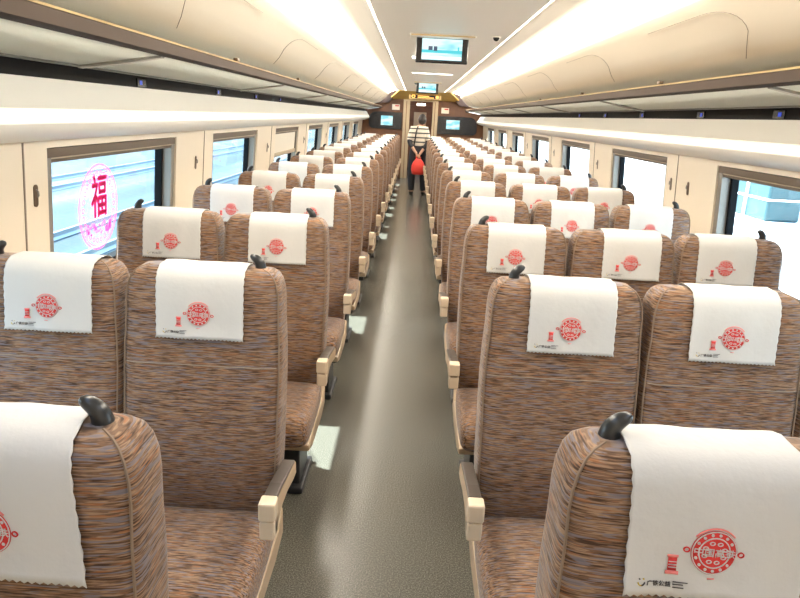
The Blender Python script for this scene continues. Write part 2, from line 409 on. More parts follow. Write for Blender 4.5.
# ceiling, cove and side panels
COVE = [(.44, 2.200), (.50, 2.208), (.60, 2.214), (.66, 2.212), (.70, 2.206)]
SIDE = [(.885, 2.150), (.900, 2.110), (.935, 2.080), (.98, 2.036), (1.03, 1.988), (1.08, 1.945), (1.14, 1.915), (1.22, 1.898), (1.60, 1.87)]
m = MB()
m.box(C0-.455, C0+.455, Y0, 21.5, 2.20, 2.24, 'ceil')
struct(m.build('ceiling', smooth=False))
for side in (-1, 1):
    m = MB(); m.sheet(prof(side, [(.47, 2.206), (.50, 2.209), (.60, 2.214), (.68, 2.212)]), Y0, 16.5, 'ceil')
    m.sheet(prof(side, SIDE), Y0, 16.7, 'side')
    o = m.build('ceiling_cove' if side < 0 else 'ceiling_cove', ang=.9, solid=.004); struct(o)
    # lamps: wide cove diffuser and thin slit, as segments along the car
    m = MB(); m.prism(prof(side, [(.68, 2.212), (.76, 2.198), (.82, 2.178), (.885, 2.150), (.885, 2.22), (.68, 2.222)]), 1.0, 16.4, 'y', 'lamp')
    o = m.build('cove_lamp', smooth=True)
    tag(o, 'wide glowing cove lamp running along the %s side of the ceiling' % ('left' if side < 0 else 'right'), 'ceiling lamp', 'cove lamps along the ceiling')
    m = MB(); m.prism(prof(side, [(.455, 2.203), (.47, 2.203), (.47, 2.22), (.455, 2.22)]), 1.0, 16.2, 'y', 'slit')
    o = m.build('slit_lamp', smooth=False)
    tag(o, 'thin lit line beside the flat ceiling panel, on its %s edge' % ('left' if side < 0 else 'right'), 'ceiling lamp', 'thin lit lines of the ceiling')
    # door seams of the side panels
    def P(t):      # 0 at the rack, 1 at the cove
        q = SIDE[1:7][::-1]; f = t*(len(q)-1); i = min(int(f), len(q)-2); f -= i
        r = q[i][0]*(1-f)+q[i+1][0]*f; z = q[i][1]*(1-f)+q[i+1][1]*f
        return X(side, r-.0035), z-.0035
    m = MB(); yy = 2.70 if side < 0 else 2.77
    k = -2
    while yy+k*1.78 < Y1-.6:
        c = yy+k*1.78; k += 1
        if c < Y0+.3: continue
        yt = lambda t: c-(abs(P(0)[0]-C0)-abs(P(t)[0]-C0))*1.9
        pts = [(P(t)[0], yt(t), P(t)[1]) for t in (0, .1, .2, .3, .4)]
        for q in range(1, 9):
            an = q/8*PI/2; t = .4+.36*math.sin(an); pts.append((P(t)[0], yt(.4)-.10*math.sin(an)+.34*(1-math.cos(an)), P(t)[1]))
        pts.append((P(.76)[0], yt(.4)+.85, P(.76)[1]))
        m.tube(pts, .0013, 'seam', 5)
    struct(m.build('trim_7' if side < 0 else 'trim_8'))

# luggage racks
SPY = [2.55+2.3*k for k in range(-1, 7)]
for side, sn in ((-1, 'left'), (1, 'right')):
    t = empty('luggage_rack', (X(side, 1.5), 0, 1.70))
    tag(t, 'long overhead luggage rack with brown front lip along the %s wall' % sn, 'luggage rack', 'overhead luggage racks')
    def pr(pts): return [(side*(r-1.5), z-1.70) for r, z in pts]
    m = MB(); m.prism(pr([(1.095, 1.800), (1.098, 1.838), (1.115, 1.846), (1.135, 1.838), (1.150, 1.812), (1.15, 1.798), (1.12, 1.790)]), Y0+.02, Y1-.02, 'y', 'lip')
    m.build('front_lip', t, ang=.8)
    m = MB(); m.prism(pr([(1.100, 1.841), (1.113, 1.8505), (1.122, 1.852), (1.115, 1.845)]), Y0+.02, Y1-.02, 'y', 'gold'); m.build('gold_edge', t, smooth=False)
    m = MB(); m.prism(pr([(1.15, 1.806), (1.45, 1.756), (1.45, 1.748), (1.15, 1.798)]), Y0+.02, Y1-.02, 'y', 'acrylic'); m.build('shelf_panel', t, smooth=False)
    m = MB(); m.prism(pr([(1.45, 1.762), (1.490, 1.762), (1.490, 1.742), (1.45, 1.740)]), Y0+.02, Y1-.02, 'y', 'rail'); m.build('rear_rail', t, smooth=False, bevel=.004)
    for yy in SPY:
        m = MB(); m.prism(pr([(1.14, 1.797), (1.46, 1.747), (1.46, 1.736), (1.30, 1.758), (1.14, 1.788)]), yy-.018, yy+.018, 'y', 'metal')
        m.build('bracket', t, smooth=False, bevel=.003)
    # small latches under the side panels
    for yy in ([3.64, 5.33, 7.1] if side > 0 else [3.5, 5.3]):
        m = MB(); m.box(X(side, 1.118)-.012, X(side, 1.118)+.012, yy-.02, yy+.02, 1.852, 1.868, 'hook')
        o = m.build('rack_latch', bevel=.004)
        o.parent = t; o.location = (-X(side, 1.5), 0, -1.70)

# small blue seat displays in the dark strip
ords = ['nearest', 'second', 'third', 'fourth', 'fifth', 'sixth', 'seventh', 'eighth', 'ninth', 'tenth', 'eleventh', 'twelfth', 'thirteenth', 'fourteenth', 'fifteenth', 'sixteenth', 'seventeenth']
for side, sn, ys in ((-1, 'left', [3.27, 4.54, 5.6, 6.6]), (1, 'right', [3.17, 4.03, 5.07, 6.05, 7.0])):
    for i, yy in enumerate(ys):
        t = empty('seat_display', (X(side, 1.528), yy, 1.715))
        tag(t, '%s small blue lit display in the dark strip above the %s windows' % (ords[i], sn), 'display', 'blue displays above the windows')
        MB().box(-.004, .004, -.05, .05, -.019, .019, 'monitor').build('housing', t, smooth=False)
        s = -side
        MB().box(min(s*.004, s*.006), max(s*.004, s*.006), -.024, .002, -.010, .010, 'blue').build('lit_panel', t, smooth=False)
    # coat hooks in the pillars
for side, sn, ys in ((-1, 'left', [2.43, 4.275, 6.38, 8.48, 10.6]), (1, 'right', [4.24, 4.53, 6.4, 8.45, 10.5])):
    for i, yy in enumerate(ys):
        t = empty('coat_hook', (X(side, WX+(1.463-1.26)*TILT), yy, 1.26)); s = -side; t.rotation_euler.y = -side*TILT
        tag(t, '%s slim oval coat hook recess on the %s wall pillars' % (ords[i], sn), 'coat hook', 'coat hooks on the pillars')
        pts = [(.013*math.cos(a)*1.0, (.030 if math.sin(a) > 0 else -.030)+.013*math.sin(a)) for a in [2*PI*(j+.5)/20 for j in range(20)]]
        MB().prism([(y*1.1, z) for y, z in pts], s*.001, s*.004, 'x', 'hook').build('hook_plate', t, smooth=False)
        MB().tube([(s*.004, 0, .024), (s*.012, 0, .018), (s*.014, 0, .004), (s*.010, 0, -.004)], .0035, 'metal', 6).build('hook', t)

# ------------------------------------------------------------------ ceiling fittings
def monitor(yc, w, h, label, name='ceiling_monitor'):
    xc = C0-.012
    t = empty(name, (xc, yc, 2.2)); tag(t, label, 'monitor', 'monitors hanging from the ceiling')
    MB().box(-w*.62, w*.62, -.10, .10, -.018, -.0005, 'ceil').build('mounting_plate', t, smooth=False, bevel=.005)
    MB().box(-w*.60, w*.60, -.104, -.098, -.016, -.006, 'gold').build('plate_edge', t, smooth=False)
    MB().box(-w/2, w/2, 0, .03, -.015-h, -.014, 'monitor').build('casing', t, smooth=False, bevel=.006)
    MB().box(-w*.385, w*.385, -.002, .0, -.006-h*.93, -.022, 'screen').build('screen', t, smooth=False)
    d = MB(); zb = -.015-h
    d.box(-w*.385, w*.385, -.0035, -.002, zb+h*.40, zb+h*.52, 'screen_dk'); d.box(-w*.38, w*.38, -.0035, -.002, zb+h*.14, zb+h*.27, 'screen_lt')
    d.box(-w*.26, -w*.18, -.0045, -.0035, zb+h*.50, zb+h*.66, 'screen_bk'); d.box(-w*.16, -w*.09, -.0045, -.0035, zb+h*.48, zb+h*.66, 'screen_bk')
    d.box(w*.30, w*.33, -.0045, -.0035, zb+h*.40, zb+h*.66, 'screen_dk')
    d.build('screen_picture', t, smooth=False)
monitor(5.05, .385, .175, 'large lit monitor hanging from the ceiling closest to the camera')
monitor(11.7, .385, .175, 'small distant lit monitor on the ceiling just before the end door')
t = empty('ceiling_light_bar', (C0+.01, 9.3, 2.2)); tag(t, 'short white light bar set across the ceiling between the two monitors', 'ceiling light')
MB().box(-.29, .29, -.06, .06, -.006, -.0005, 'whitepaint').build('light_frame', t, smooth=False)
MB().box(-.27, .27, -.045, .045, -.009, -.006, 'slit').build('diffuser', t, smooth=False)
def dome(name, x, y, r, label, cat, k='monitor'):
    t = empty(name, (x, y, 2.2)); tag(t, label, cat)
    m = MB(); m.loft([[(rr_*math.cos(a), rr_*math.sin(a), z) for a in [2*PI*j/16 for j in range(16)]] for rr_, z in ((r*1.25, -.0005), (r*1.25, -.006))], 'ceil'); m.build('mounting_ring', t)
    m = MB(); m.loft([[(r*math.cos(b)*math.cos(a), r*math.cos(b)*math.sin(a), -.006-r*math.sin(b)) for a in [2*PI*j/16 for j in range(16)]] for b in (0, .35, .7, 1.05, 1.4)], k); m.build('lens', t)
dome('security_camera', .60, 4.95, .025, 'small dark camera on the ceiling right of the nearest monitor', 'camera')
dome('smoke_detector', .02, 11.9, .035, 'tiny dark round detector on the ceiling left of the far monitor', 'detector')
dome('indicator_lamp', .0, 6.8, .02, 'tiny pale round ceiling lamp left below the nearest monitor', 'lamp', 'slit')

# ------------------------------------------------------------------ end walls
YE = Y1
def rr_poly(x0, x1, z0, z1, r, n=5, rs=None):
    rs = rs or (r,)*4; out = []
    for (cx, cz, a0, q) in ((x1, z1, 0, rs[0]), (x0, z1, PI/2, rs[1]), (x0, z0, PI, rs[2]), (x1, z0, 1.5*PI, rs[3])):
        sx = 1 if cx == x1 else -1; sz = 1 if cz == z1 else -1
        for j in range(n+1):
            a = a0+PI/2*j/n; out.append((cx-sx*q+q*math.cos(a), cz-sz*q+q*math.sin(a)))
    return out
DX0, DX1, DZ = -.13, .47, 2.0
m = MB(); m.box(C0-1.72, DX0-.001, YE, YE+.08, 0, 2.4, 'wood'); m.box(DX1+.001, C0+1.72, YE, YE+.08, 0, 2.4, 'wood'); m.box(DX0-.001, DX1+.001, YE, YE+.08, DZ, 2.4, 'wood')
struct(m.build('wall_back', smooth=False))
m = MB(); m.box(DX0-.17, DX0-.0, YE-.05, YE, 0, DZ+.04, 'post'); m.box(DX1, DX1+.14, YE-.05, YE, 0, DZ+.04, 'post'); m.box(DX0, DX1, YE-.05, YE, DZ, DZ+.04, 'post')
for xx in (DX0-.09, DX1+.06): m.box(xx-.008, xx+.008, YE-.056, YE-.05, 0, DZ, 'wood')
struct(m.build('trim_9', smooth=False, bevel=.004))
# vestibule behind the door
m = MB(); m.box(DX0-.6, DX0-.5, YE+.08, 21.4, 0, 2.2, 'wood'); m.box(DX1+.5, DX1+.6, YE+.08, 21.4, 0, 2.2, 'wood'); m.box(-1.4, 1.8, 21.4, 21.5, 0, 2.2, 'wood')
struct(m.build('wall_vestibule', smooth=False))
d = empty('door_1', (.17, 21.39, 0)); d['kind'] = 'structure'
MB().box(-.36, .36, -.05, 0, 0, 1.95, 'wood').build('door_panel', d, smooth=False, bevel=.01)
MB().box(-.20, .20, -.06, -.05, .9, 1.75, 'post').build('door_window', d, smooth=False)
m = MB(); m.box(.05, .30, 19.6, 19.7, 1.93, 1.99, 'slit'); m.box(.165, .185, 19.64, 19.66, 1.99, 2.199, 'metal'); o = m.build('vestibule_light', smooth=False)
tag(o, 'small bright light on the ceiling beyond the end door', 'ceiling light')
# bulkhead above the door: yellow wood arch between dark ends
m = MB(); q8 = [(X(-1, .62), 16.2, 2.199), (X(1, .62), 16.2, 2.199), (X(1, .95), YE-.03, 2.035), (X(-1, .90), YE-.03, 2.035)]
m.add(q8+[(x, y+.02, z+.03) for x, y, z in q8], [(0, 1, 2, 3), (7, 6, 5, 4), (0, 4, 5, 1), (1, 5, 6, 2), (2, 6, 7, 3), (3, 7, 4, 0)], 'woody')
struct(m.build('trim_10', smooth=False, bevel=.006))
for s, nm in ((-1, 'trim_11'), (1, 'trim_12')):
    m = MB(); m.prism([(X(s, .93), 1.93), (X(s, 1.40), 1.90), (X(s, 1.40), 1.98), (X(s, 1.28), 2.09), (X(s, 1.08), 2.17), (X(s, .80), 2.20), (X(s, .66), 2.20)], YE-.2, YE-.001, 'y', 'darkwood')
    struct(m.build(nm, smooth=False, bevel=.01))
t = empty('information_display', (.24, 16.75, 2.10)); tag(t, 'amber lettered information display above the end door', 'display')
MB().box(-.40, .40, -.02, .004, -.06, .06, 'dim').build('casing', t, smooth=False, bevel=.004)
m = MB(); m.box(-.36, .36, -.024, -.02, -.045, .045, 'monitor')
m.build('display_panel', t, smooth=False)
m = MB()
vs = [(-.29+.048*math.cos(a)*f, -.027, .04*math.sin(a)*f) for f in (1, .6) for a in [2*PI*j/14 for j in range(14)]]
m.add(vs, [(j, (j+1) % 14, 14+(j+1) % 14, 14+j) for j in range(14)], 'orange')
m.box(-.18, .10, -.027, -.025, .005, .02, 'orange'); m.box(-.18, .22, -.027, -.025, -.03, -.015, 'orange'); m.box(.27, .34, -.027, -.025, -.03, .03, 'orange')
m.build('lit_lettering', t, smooth=False, solid=.001)
for s, (x0, x1, z0, z1), (sx0, sx1, sz0, sz1) in ((-1, (-1.20, -.33, 1.27, 1.70), (-.88, -.57, 1.36, 1.60)), (1, (.62, 1.66, 1.20, 1.66), (.85, 1.20, 1.34, 1.57))):
    t = empty('wall_monitor', ((x0+x1)/2, YE-.002, (z0+z1)/2)); sn = 'left' if s < 0 else 'right'
    tag(t, 'black rounded panel with a small lit screen on end wall, %s of the door' % sn, 'monitor', 'wall monitors beside the end door')
    cx, cz = (x0+x1)/2, (z0+z1)/2; q = .2
    rs = (.02, q, .12, .02) if s < 0 else (q, .02, .02, .12)
    MB().prism(rr_poly(x0-cx, x1-cx, z0-cz, z1-cz, .1, rs=rs), -.05, 0, 'y', 'monitor').build('black_panel', t, smooth=False)
    MB().box(sx0-cx, sx1-cx, -.055, -.05, sz0-cz, sz1-cz, 'screen').build('screen', t, smooth=False)
for x, z, w, sn in ((-.50, 1.83, .2, 'left'), (.80, 1.80, .2, 'right')):
    t = empty('notice', (x, YE-.001, z)); tag(t, 'small pale notice on the brown end wall, upper %s of the door' % sn, 'sign', 'notices beside the end door')
    MB().box(-w/2, w/2, -.008, 0, -.07, .07, 'sign_w').build('plate', t, smooth=False)
    MB().box(-w*.1, w*.4, -.010, -.008, .02, .05, 'red').build('red_mark', t, smooth=False)
# rear of the saloon, behind the camera
MB().box(C0-1.72, C0+1.72, Y0-.1, Y0, 0, 2.4, 'wall').build('wall_front', smooth=False)['kind'] = 'structure'

# ------------------------------------------------------------------ train seat
def lerp(tab, z):
    for (a, va), (b, vb) in zip(tab, tab[1:]):
        if z <= b:
            t = max(0, (z-a)/(b-a)); t2 = t
            return tuple(p*(1-t2)+q*t2 for p, q in zip(va, vb))
    return tab[-1][1]
# z -> half width, front y, rear y
BACK = [(.38, (.205, -.105, .000)), (.44, (.212, -.135, .005)), (.52, (.222, -.155, .010)), (.62, (.227, -.158, .012)), (.75, (.230, -.142, .020)),
        (.88, (.231, -.120, .032)), (.96, (.229, -.108, .040)), (1.03, (.225, -.098, .046)), (1.09, (.224, -.090, .050)), (1.120, (.221, -.085, .051)),
        (1.145, (.214, -.079, .049)), (1.162, (.204, -.070, .043)), (1.172, (.190, -.058, .033)), (1.177, (.170, -.042, .016))]
def smooth_rows(tab, n):
    zs = []
    for (a, _), (b, _) in zip(tab, tab[1:]):
        zs += [a+(b-a)*j/n for j in range(n)]
    return zs+[tab[-1][0]]
def sring(hw, ya, yb, z, n=44, e=6.5):
    cy, hy = (ya+yb)/2, (yb-ya)/2; out = []
    for j in range(n):
        a = 2*PI*(j+.5)/n; c, s = math.cos(a), math.sin(a)
        out.append((hw*math.copysign(abs(c)**(2/e), c), cy+hy*math.copysign(abs(s)**(2/e), s), z))
    return out
def back_mesh():
    m = MB(); rings = []
    for z in smooth_rows(BACK, 2):
        hw, ya, yb = lerp(BACK, z); rings.append(sring(hw, ya, yb, z))
    m.loft(rings, 'back'); return m
def piping_mesh(s):
    m = MB(); L = []
    for z in smooth_rows(BACK, 1)[1:]:
        hw, ya, yb = lerp(BACK, z); L.append((s*(hw-.006), ya+.012, z))
    hw, ya, yb = BACK[-1][1]
    m.tube(L, .0024, 'piping', 6); return m
def seam_mesh():
    m = MB(); z = .905; hw, ya, yb = lerp(BACK, z)
    m.tube([(x, ya-.0005+(.008 if abs(x) > .2 else 0), z) for x in (-hw+.012, -.19, 0, .19, hw-.012)], .0015, 'seam', 4)
    return m
def cushion_mesh():
    m = MB(); rings = []
    # sections along y from the rear (-.12) to the rounded front (-.53)
    for y, hw, z0, z1 in ((-.10, .214, .345, .440), (-.16, .220, .335, .452), (-.25, .223, .325, .458), (-.36, .224, .318, .464), (-.44, .223, .316, .466), (-.490, .221, .318, .462),
                          (-.515, .217, .322, .450), (-.530, .211, .332, .430), (-.538, .200, .350, .405)):
        cz, hz = (z0+z1)/2, (z1-z0)/2
        rings.append([(p[0], y, p[1]) for p in [(q[0], q[1]) for q in sring(hw, z0, z1, 0, 32, 4.5)]])
    m.loft(rings, 'cush'); return m
def handle_mesh(sd):
    """horn shaped grab handle at the upper corner; the tip leans towards the middle of the seat"""
    m = MB(); p = []; r = []
    for t, (dx, dz, q) in enumerate([(0, -.012, .0215), (0, .0, .0215), (.0, .010, .020), (-.001, .020, .019), (-.004, .030, .0175), (-.010, .039, .016), (-.018, .046, .0145), (-.026, .050, .012), (-.032, .051, .008), (-.035, .051, .003)]):
        p.append((sd*(.152+dx*.85), -.005-.10*dz, 1.168+dz*.82)); r.append(q*.82)
    m.tube(p, r, 'black_plastic', 14); return m
def armrest(parent, x, w, full=True):
    t = MB(); h = w/2
    prof_ = [(-.10, .565), (-.11, .612), (-.30, .645), (-.405, .655), (-.405, .560), (-.375, .560), (-.350, .580), (-.315, .592), (-.24, .588), (-.15, .568)]
    t.prism(prof_, x-h, x+h, 'x', 'tan_plastic'); a = t.build('armrest', parent, smooth=False, bevel=.006)
    MB().prism([(-.12, .610), (-.12, .620), (-.30, .653), (-.37, .660), (-.37, .648), (-.30, .640)], x-h*.9, x+h*.9, 'x', 'dark_plastic').build('armrest_pad', a, smooth=False, bevel=.003)
    c = MB(); c.box(x-h-.002, x+h+.002, -.420, -.375, .612, .665, 'cream_plastic'); c.build('end_cap', a, smooth=False, bevel=.006)
    c = MB(); c.box(x-h, x+h, -.416, -.372, .555, .609, 'cream_plastic'); c.build('end_cap', a, smooth=False, bevel=.006)
    return a
def make_seat(handle, side, aisle):
    """side: +1 when the aisle lies towards +x.  handle: x sign of the grab handle, or 0"""
    root = empty('train_seat', (0, 0, 0))
    b = back_mesh().build('backrest', root, ang=1.2)
    piping_mesh(1).build('piping', b); piping_mesh(-1).build('piping', b); seam_mesh().build('seam', b)
    cushion_mesh().build('seat_cushion', root, ang=1.2)
    sh = MB(); sh.prism([(-.03, .30), (-.03, .40), (-.10, .36), (-.47, .330), (-.505, .335), (-.49, .300), (-.40, .275), (-.15, .275)], -.222, .222, 'x', 'tan_plastic')
    sh.build('seat_shell', root, smooth=False, bevel=.008)
    bs = MB(); bs.box(-.15, .15, -.30, -.08, .0, .28, 'base'); bs.box(-.17, .17, -.34, -.05, 0, .03, 'base'); bs.box(-.19, .19, -.26, -.12, .20, .285, 'base')
    bs.build('pedestal', root, smooth=False, bevel=.008)
    if handle: handle_mesh(handle).build('grab_handle', root)
    if aisle: armrest(root, side*.257, .040)
    else: armrest(root, side*.2265, .014)
    return root
def copy_tree(o, parent=None):
    c = o.copy(); COL.objects.link(c)
    if parent: c.parent = parent
    for ch in list(o.children): copy_tree(ch, c)
    return c

# ------------------------------------------------------------------ headrest cover
def cover_path():
    """(y,z) from the front hem over the top to the rear hem, 4 mm off the backrest"""
    out = []
    for z in [.982+.012*j for j in range(13)]+[1.14, 1.15, 1.158, 1.165]:
        hw, ya, yb = lerp(BACK, z); out.append((ya-.006, z))
    out += [(-.062, 1.175), (-.045, 1.1815), (-.020, 1.183), (.010, 1.183), (.030, 1.178), (.046, 1.168), (.054, 1.155), (.057, 1.13), (.055, 1.09), (.050, 1.03), (.048, 1.0)]
    return out
PATH = cover_path()
SL = [0]
for a, b in zip(PATH, PATH[1:]): SL.append(SL[-1]+math.hypot(b[0]-a[0], b[1]-a[1]))
def on_path(s):
    s = max(0, min(SL[-1], s))
    for i in range(len(SL)-1):
        if s <= SL[i+1]+1e-9:
            t = (s-SL[i])/(SL[i+1]-SL[i]); a, b = PATH[i], PATH[i+1]
            ny, nz = -(b[1]-a[1]), (b[0]-a[0]); l = math.hypot(ny, nz)
            return a[0]*(1-t)+b[0]*t, a[1]*(1-t)+b[1]*t, ny/l, nz/l
def cover_mesh(seed, detail, skew=0):
    rnd = random.Random(seed); ph = [rnd.uniform(0, 6.28) for _ in range(4)]; sk = rnd.uniform(-.02, .02)
    HWc = .126
    def P(u, v, off=0):
        y, z, ny, nz = on_path(v)
        wr = .0018*math.sin(u*38+ph[0]+v*9)+.0012*math.sin(u*75+ph[1]-v*17)
        wr *= 1.0
        lift = .002+wr*(.4+.6*math.exp(-v*12))+.004*math.exp(-v*45)
        return (u+(sk+skew)*(.2-v), y+ny*(lift+off), z+nz*(lift+off))
    m = MB(); nu = 46; nv = len(SL)
    vs = []
    rows = [SL[i] for i in range(nv)]
    for j, v in enumerate(rows):
        for i in range(nu+1):
            u = -HWc+2*HWc*i/nu
            uu_ = u
            if i in (0, nu): uu_ = u+(.0022 if j % 2 else 0)*(1 if i == 0 else -1)
            vv = v
            if j == 0: vv = v+(.0030 if i % 2 else 0)
            if j == nv-1: vv = v-(.003 if i % 2 else 0)
            vs.append(P(uu_, vv))
    m.add(vs, [(j*(nu+1)+i, j*(nu+1)+i+1, (j+1)*(nu+1)+i+1, (j+1)*(nu+1)+i) for j in range(nv-1) for i in range(nu)], 'cloth')
    # printed seal, spool, maker line (in hem coordinates)
    def disc(cu, cv, ru, rv, k, off, n=28, a0=0, a1=2*PI, rin=0):
        if rin:
            vs = [P(cu+ru*f*math.cos(a), cv+rv*f*math.sin(a), off) for f in (1, rin) for a in [a0+(a1-a0)*j/n for j in range(n+1)]]
            m.add(vs, [(j, j+1, n+2+j, n+1+j) for j in range(n)], k)
        else:
            rings = 3; vs = [P(cu, cv, off)]
            for q in range(1, rings+1):
                vs += [P(cu+ru*q/rings*math.cos(a), cv+rv*q/rings*math.sin(a), off) for a in [2*PI*j/n for j in range(n)]]
            fs = [(0, 1+j, 1+(j+1) % n) for j in range(n)]
            for q in range(rings-1): fs += [(1+q*n+j, 1+(q+1)*n+j, 1+(q+1)*n+(j+1) % n, 1+q*n+(j+1) % n) for j in range(n)]
            m.add(vs, fs, k)
    def rect(u0, u1, v0, v1, k, off, sh=0):
        m.add([P(u0, v0, off), P(u1, v0, off), P(u1+sh, v1, off), P(u0+sh, v1, off)], [(0, 1, 2, 3)], k)
    def txt(body, cu, cv, size, k, off, rot=0, sx=1):
        V, Fs = text2d(body); c, s = math.cos(rot), math.sin(rot)
        pts = []
        for x, y in V:
            x, y = x*size*sx, (y-.35)*size; pts.append(P(cu+x*c-y*s, cv+x*s+y*c, off))
        m.add(pts, Fs, k)
    cu, cv, R = -.003, .072, .0330; o1, o2 = .0018, .0026
    disc(cu, cv, R, R, 'red', o1)
    if detail:
        disc(cu, cv, R*.98, R*.98, 'cloth', o2, rin=.955)
        disc(cu, cv, R*.70, R*.70, 'cloth', o2, rin=.93)
        for j in range(15):
            a = 2*PI*j/15+.1
            if abs(math.sin(a+.1)) < .25: continue
            disc(cu+R*.82*math.cos(a), cv+R*.82*math.sin(a), R*.072, R*.072, 'cloth', o2, n=6)
        for j in range(8):
            a = 2*PI*j/8+.3
            disc(cu+R*.45*math.cos(a), cv+R*.45*math.sin(a), R*.13, R*.09, 'cloth', o2, n=10, rin=.6)
        # tilted name band with small rings at its ends
        th = -.06; c, s = math.cos(th), math.sin(th)
        for sg in (-1, 1):
            disc(cu+sg*R*1.17*c, cv+sg*R*1.17*s, R*.15, R*.13, 'red', o1, n=12, rin=.6)
        txt('中国高铁', cu, cv, R*.40, 'cloth', o2+.0004, th, 1.15)
        disc(cu, cv, R*1.12, R*1.12, 'pink', o1, n=14, a0=.7, a1=2.45, rin=.94)
        # spool
        su, sv = cu-.056, cv-.022
        rect(su-.009, su+.009, sv-.014, sv-.009, 'pink', o1); rect(su-.0075, su+.0075, sv+.011, sv+.0145, 'pink', o1)
        rect(su-.006, su+.006, sv-.009, sv+.011, 'red', o1)
        for q in (-.004, 0, .004): rect(su-.0055, su+.0055, sv+q, sv+q+.001, 'cloth', o2)
        rect(cu-.006, cu+.004, cv-R-.007, cv-R-.0055, 'pink', o1)
        # maker line
        lu, lv = -.100, .020
        disc(lu, lv+.001, .0055, .0055, 'gold_ink', o1, n=12, a0=PI, a1=1.5*PI, rin=.7)
        disc(lu, lv+.001, .0055, .0055, 'grey_ink', o1, n=12, a0=1.5*PI, a1=2*PI, rin=.7)
        disc(lu-.003, lv+.006, .0012, .0012, 'grey_ink', o1, n=8); disc(lu+.003, lv+.006, .0012, .0012, 'gold_ink', o1, n=8)
        txt('广铁公益', lu+.025, lv, .0085, 'grey_ink', o1)
        for q, w in ((.004, .020), (.0005, .014), (-.004, .015)): rect(lu+.044, lu+.044+w, lv+q, lv+q+.0012, 'grey_ink', o1)
    else:
        disc(cu, cv, R*.72, R*.72, 'cloth', o2, rin=.88); rect(cu-R*.6, cu+R*.6, cv-.002, cv+.002, 'cloth', o2+.0004)
        rect(cu-.063, cu-.050, cv-.036, cv-.010, 'pink', o1)
        rect(-.094, -.040, .018, .0205, 'grey_ink', o1)
    return m

covers = {}
def get_cover(var, detail):
    if (var, detail) not in covers:
        covers[(var, detail)] = cover_mesh(11+var*7, detail).mesh('headrest_cover', True, 1.2)
    return covers[(var, detail)]

SEAT_X = {('left', 'aisle'): -.525, ('left', 'window'): -.995, ('right', 'aisle'): .525, ('right', 'middle'): .995, ('right', 'window'): 1.465}
SEAT_C = {('left', 'window'): -.525-.470}
protos = {}
def proto(sd, pos):
    if (sd, pos) not in protos:
        side = 1 if sd == 'left' else -1
        hd = 0 if pos == 'middle' else (side if pos == 'aisle' else -side)
        protos[(sd, pos)] = make_seat(hd, side, pos == 'aisle'); return protos[(sd, pos)], True
    return protos[(sd, pos)], False
NROW = 16
rs = random.Random(3)
shiftx = {(3, 'right', 'aisle'): -.002, (3, 'right', 'middle'): .030, (3, 'right', 'window'): -.030, (4, 'right', 'window'): -.015, (2, 'right', 'aisle'): .013, (2, 'right', 'middle'): .010,
          (2, 'left', 'window'): .036, (2, 'left', 'aisle'): -.003, (3, 'left', 'window'): .026, (3, 'left', 'aisle'): .014, (4, 'left', 'window'): .012, (4, 'left', 'aisle'): .010}
grp = {'left': 'seats of the two-seat side', 'right': 'seats of the three-seat side'}
for k in range(NROW):
    for (sd, pos), x in SEAT_X.items():
        if k == 0 and pos != 'aisle': continue
        y = (.84 if sd == 'left' else .885)+RP*k
        p, first = proto(sd, pos)
        o = p if first else copy_tree(p)
        o.location = (x, y, 0)
        rowname = ('nearest row to the camera' if k == 0 else '%s row from the camera' % ords[k])
        side_w = {'left': 'left', 'right': 'right'}[sd]
        tag(o, 'brown streaked train %s seat, %s of the aisle, %s' % (pos, side_w, rowname), 'train seat', grp[sd])
        me = get_cover(rs.randrange(4), k < 6)
        if k == 0 and sd == 'left': me = cover_mesh(5, True, .13).mesh('headrest_cover', True, 1.2)
        c = bpy.data.objects.new('headrest_cover', me); COL.objects.link(c)
        dx = shiftx.get((k+1, sd, pos), rs.uniform(-.010, .010)) if k else (-.012 if sd == 'right' else .014)
        c.location = (x+dx, y, 0)
        md = c.modifiers.new('thickness', 'SOLIDIFY'); md.thickness = .0012; md.offset = -1
        tag(c, 'white headrest cover on the %s %s seat, %s' % (side_w, pos, rowname), 'headrest cover', 'white headrest covers')

# ------------------------------------------------------------------ oval sticker on the window
t = empty('window_sticker', (X(-1, WX+.083+(1.463-1.12)*TILT), 3.11, 1.12)); t.rotation_euler.y = TILT; tag(t, 'pink oval good-luck sticker with a large red character on the nearest left window', 'sticker')
A, B = .200, .212       # half size along y and z
def ell(f, g, n=40): return [(A*f*math.cos(a), B*f*math.sin(a)) for a in [2*PI*j/n for j in range(n)]]
m = MB(); m.prism(ell(1, 0), .0, .0006, 'x', 'decal_film'); m.build('sticker_film', t, smooth=False)
m = MB()
def ringx(f0, f1, x, k, n=40):
    vs = [(x, A*f*math.cos(a), B*f*math.sin(a)) for f in (f0, f1) for a in [2*PI*j/n for j in range(n)]]
    m.add(vs, [(j, (j+1) % n, n+(j+1) % n, n+j) for j in range(n)], k)
ringx(1, .955, .0012, 'decal_pink'); ringx(.92, .90, .0012, 'decal_pink')
rnd = random.Random(5)
for j in range(26):           # floral scrolls round the rim
    a = 2*PI*j/26; f = .78; cy, cz = A*f*math.cos(a), B*f*math.sin(a); q = .014
    vs = [(.0013, cy+q*g*math.cos(b), cz+q*g*math.sin(b)) for g in (1, .55) for b in [2*PI*i/9 for i in range(9)]]
    m.add(vs, [(i, (i+1) % 9, 9+(i+1) % 9, 9+i) for i in range(9)], 'decal_pink')
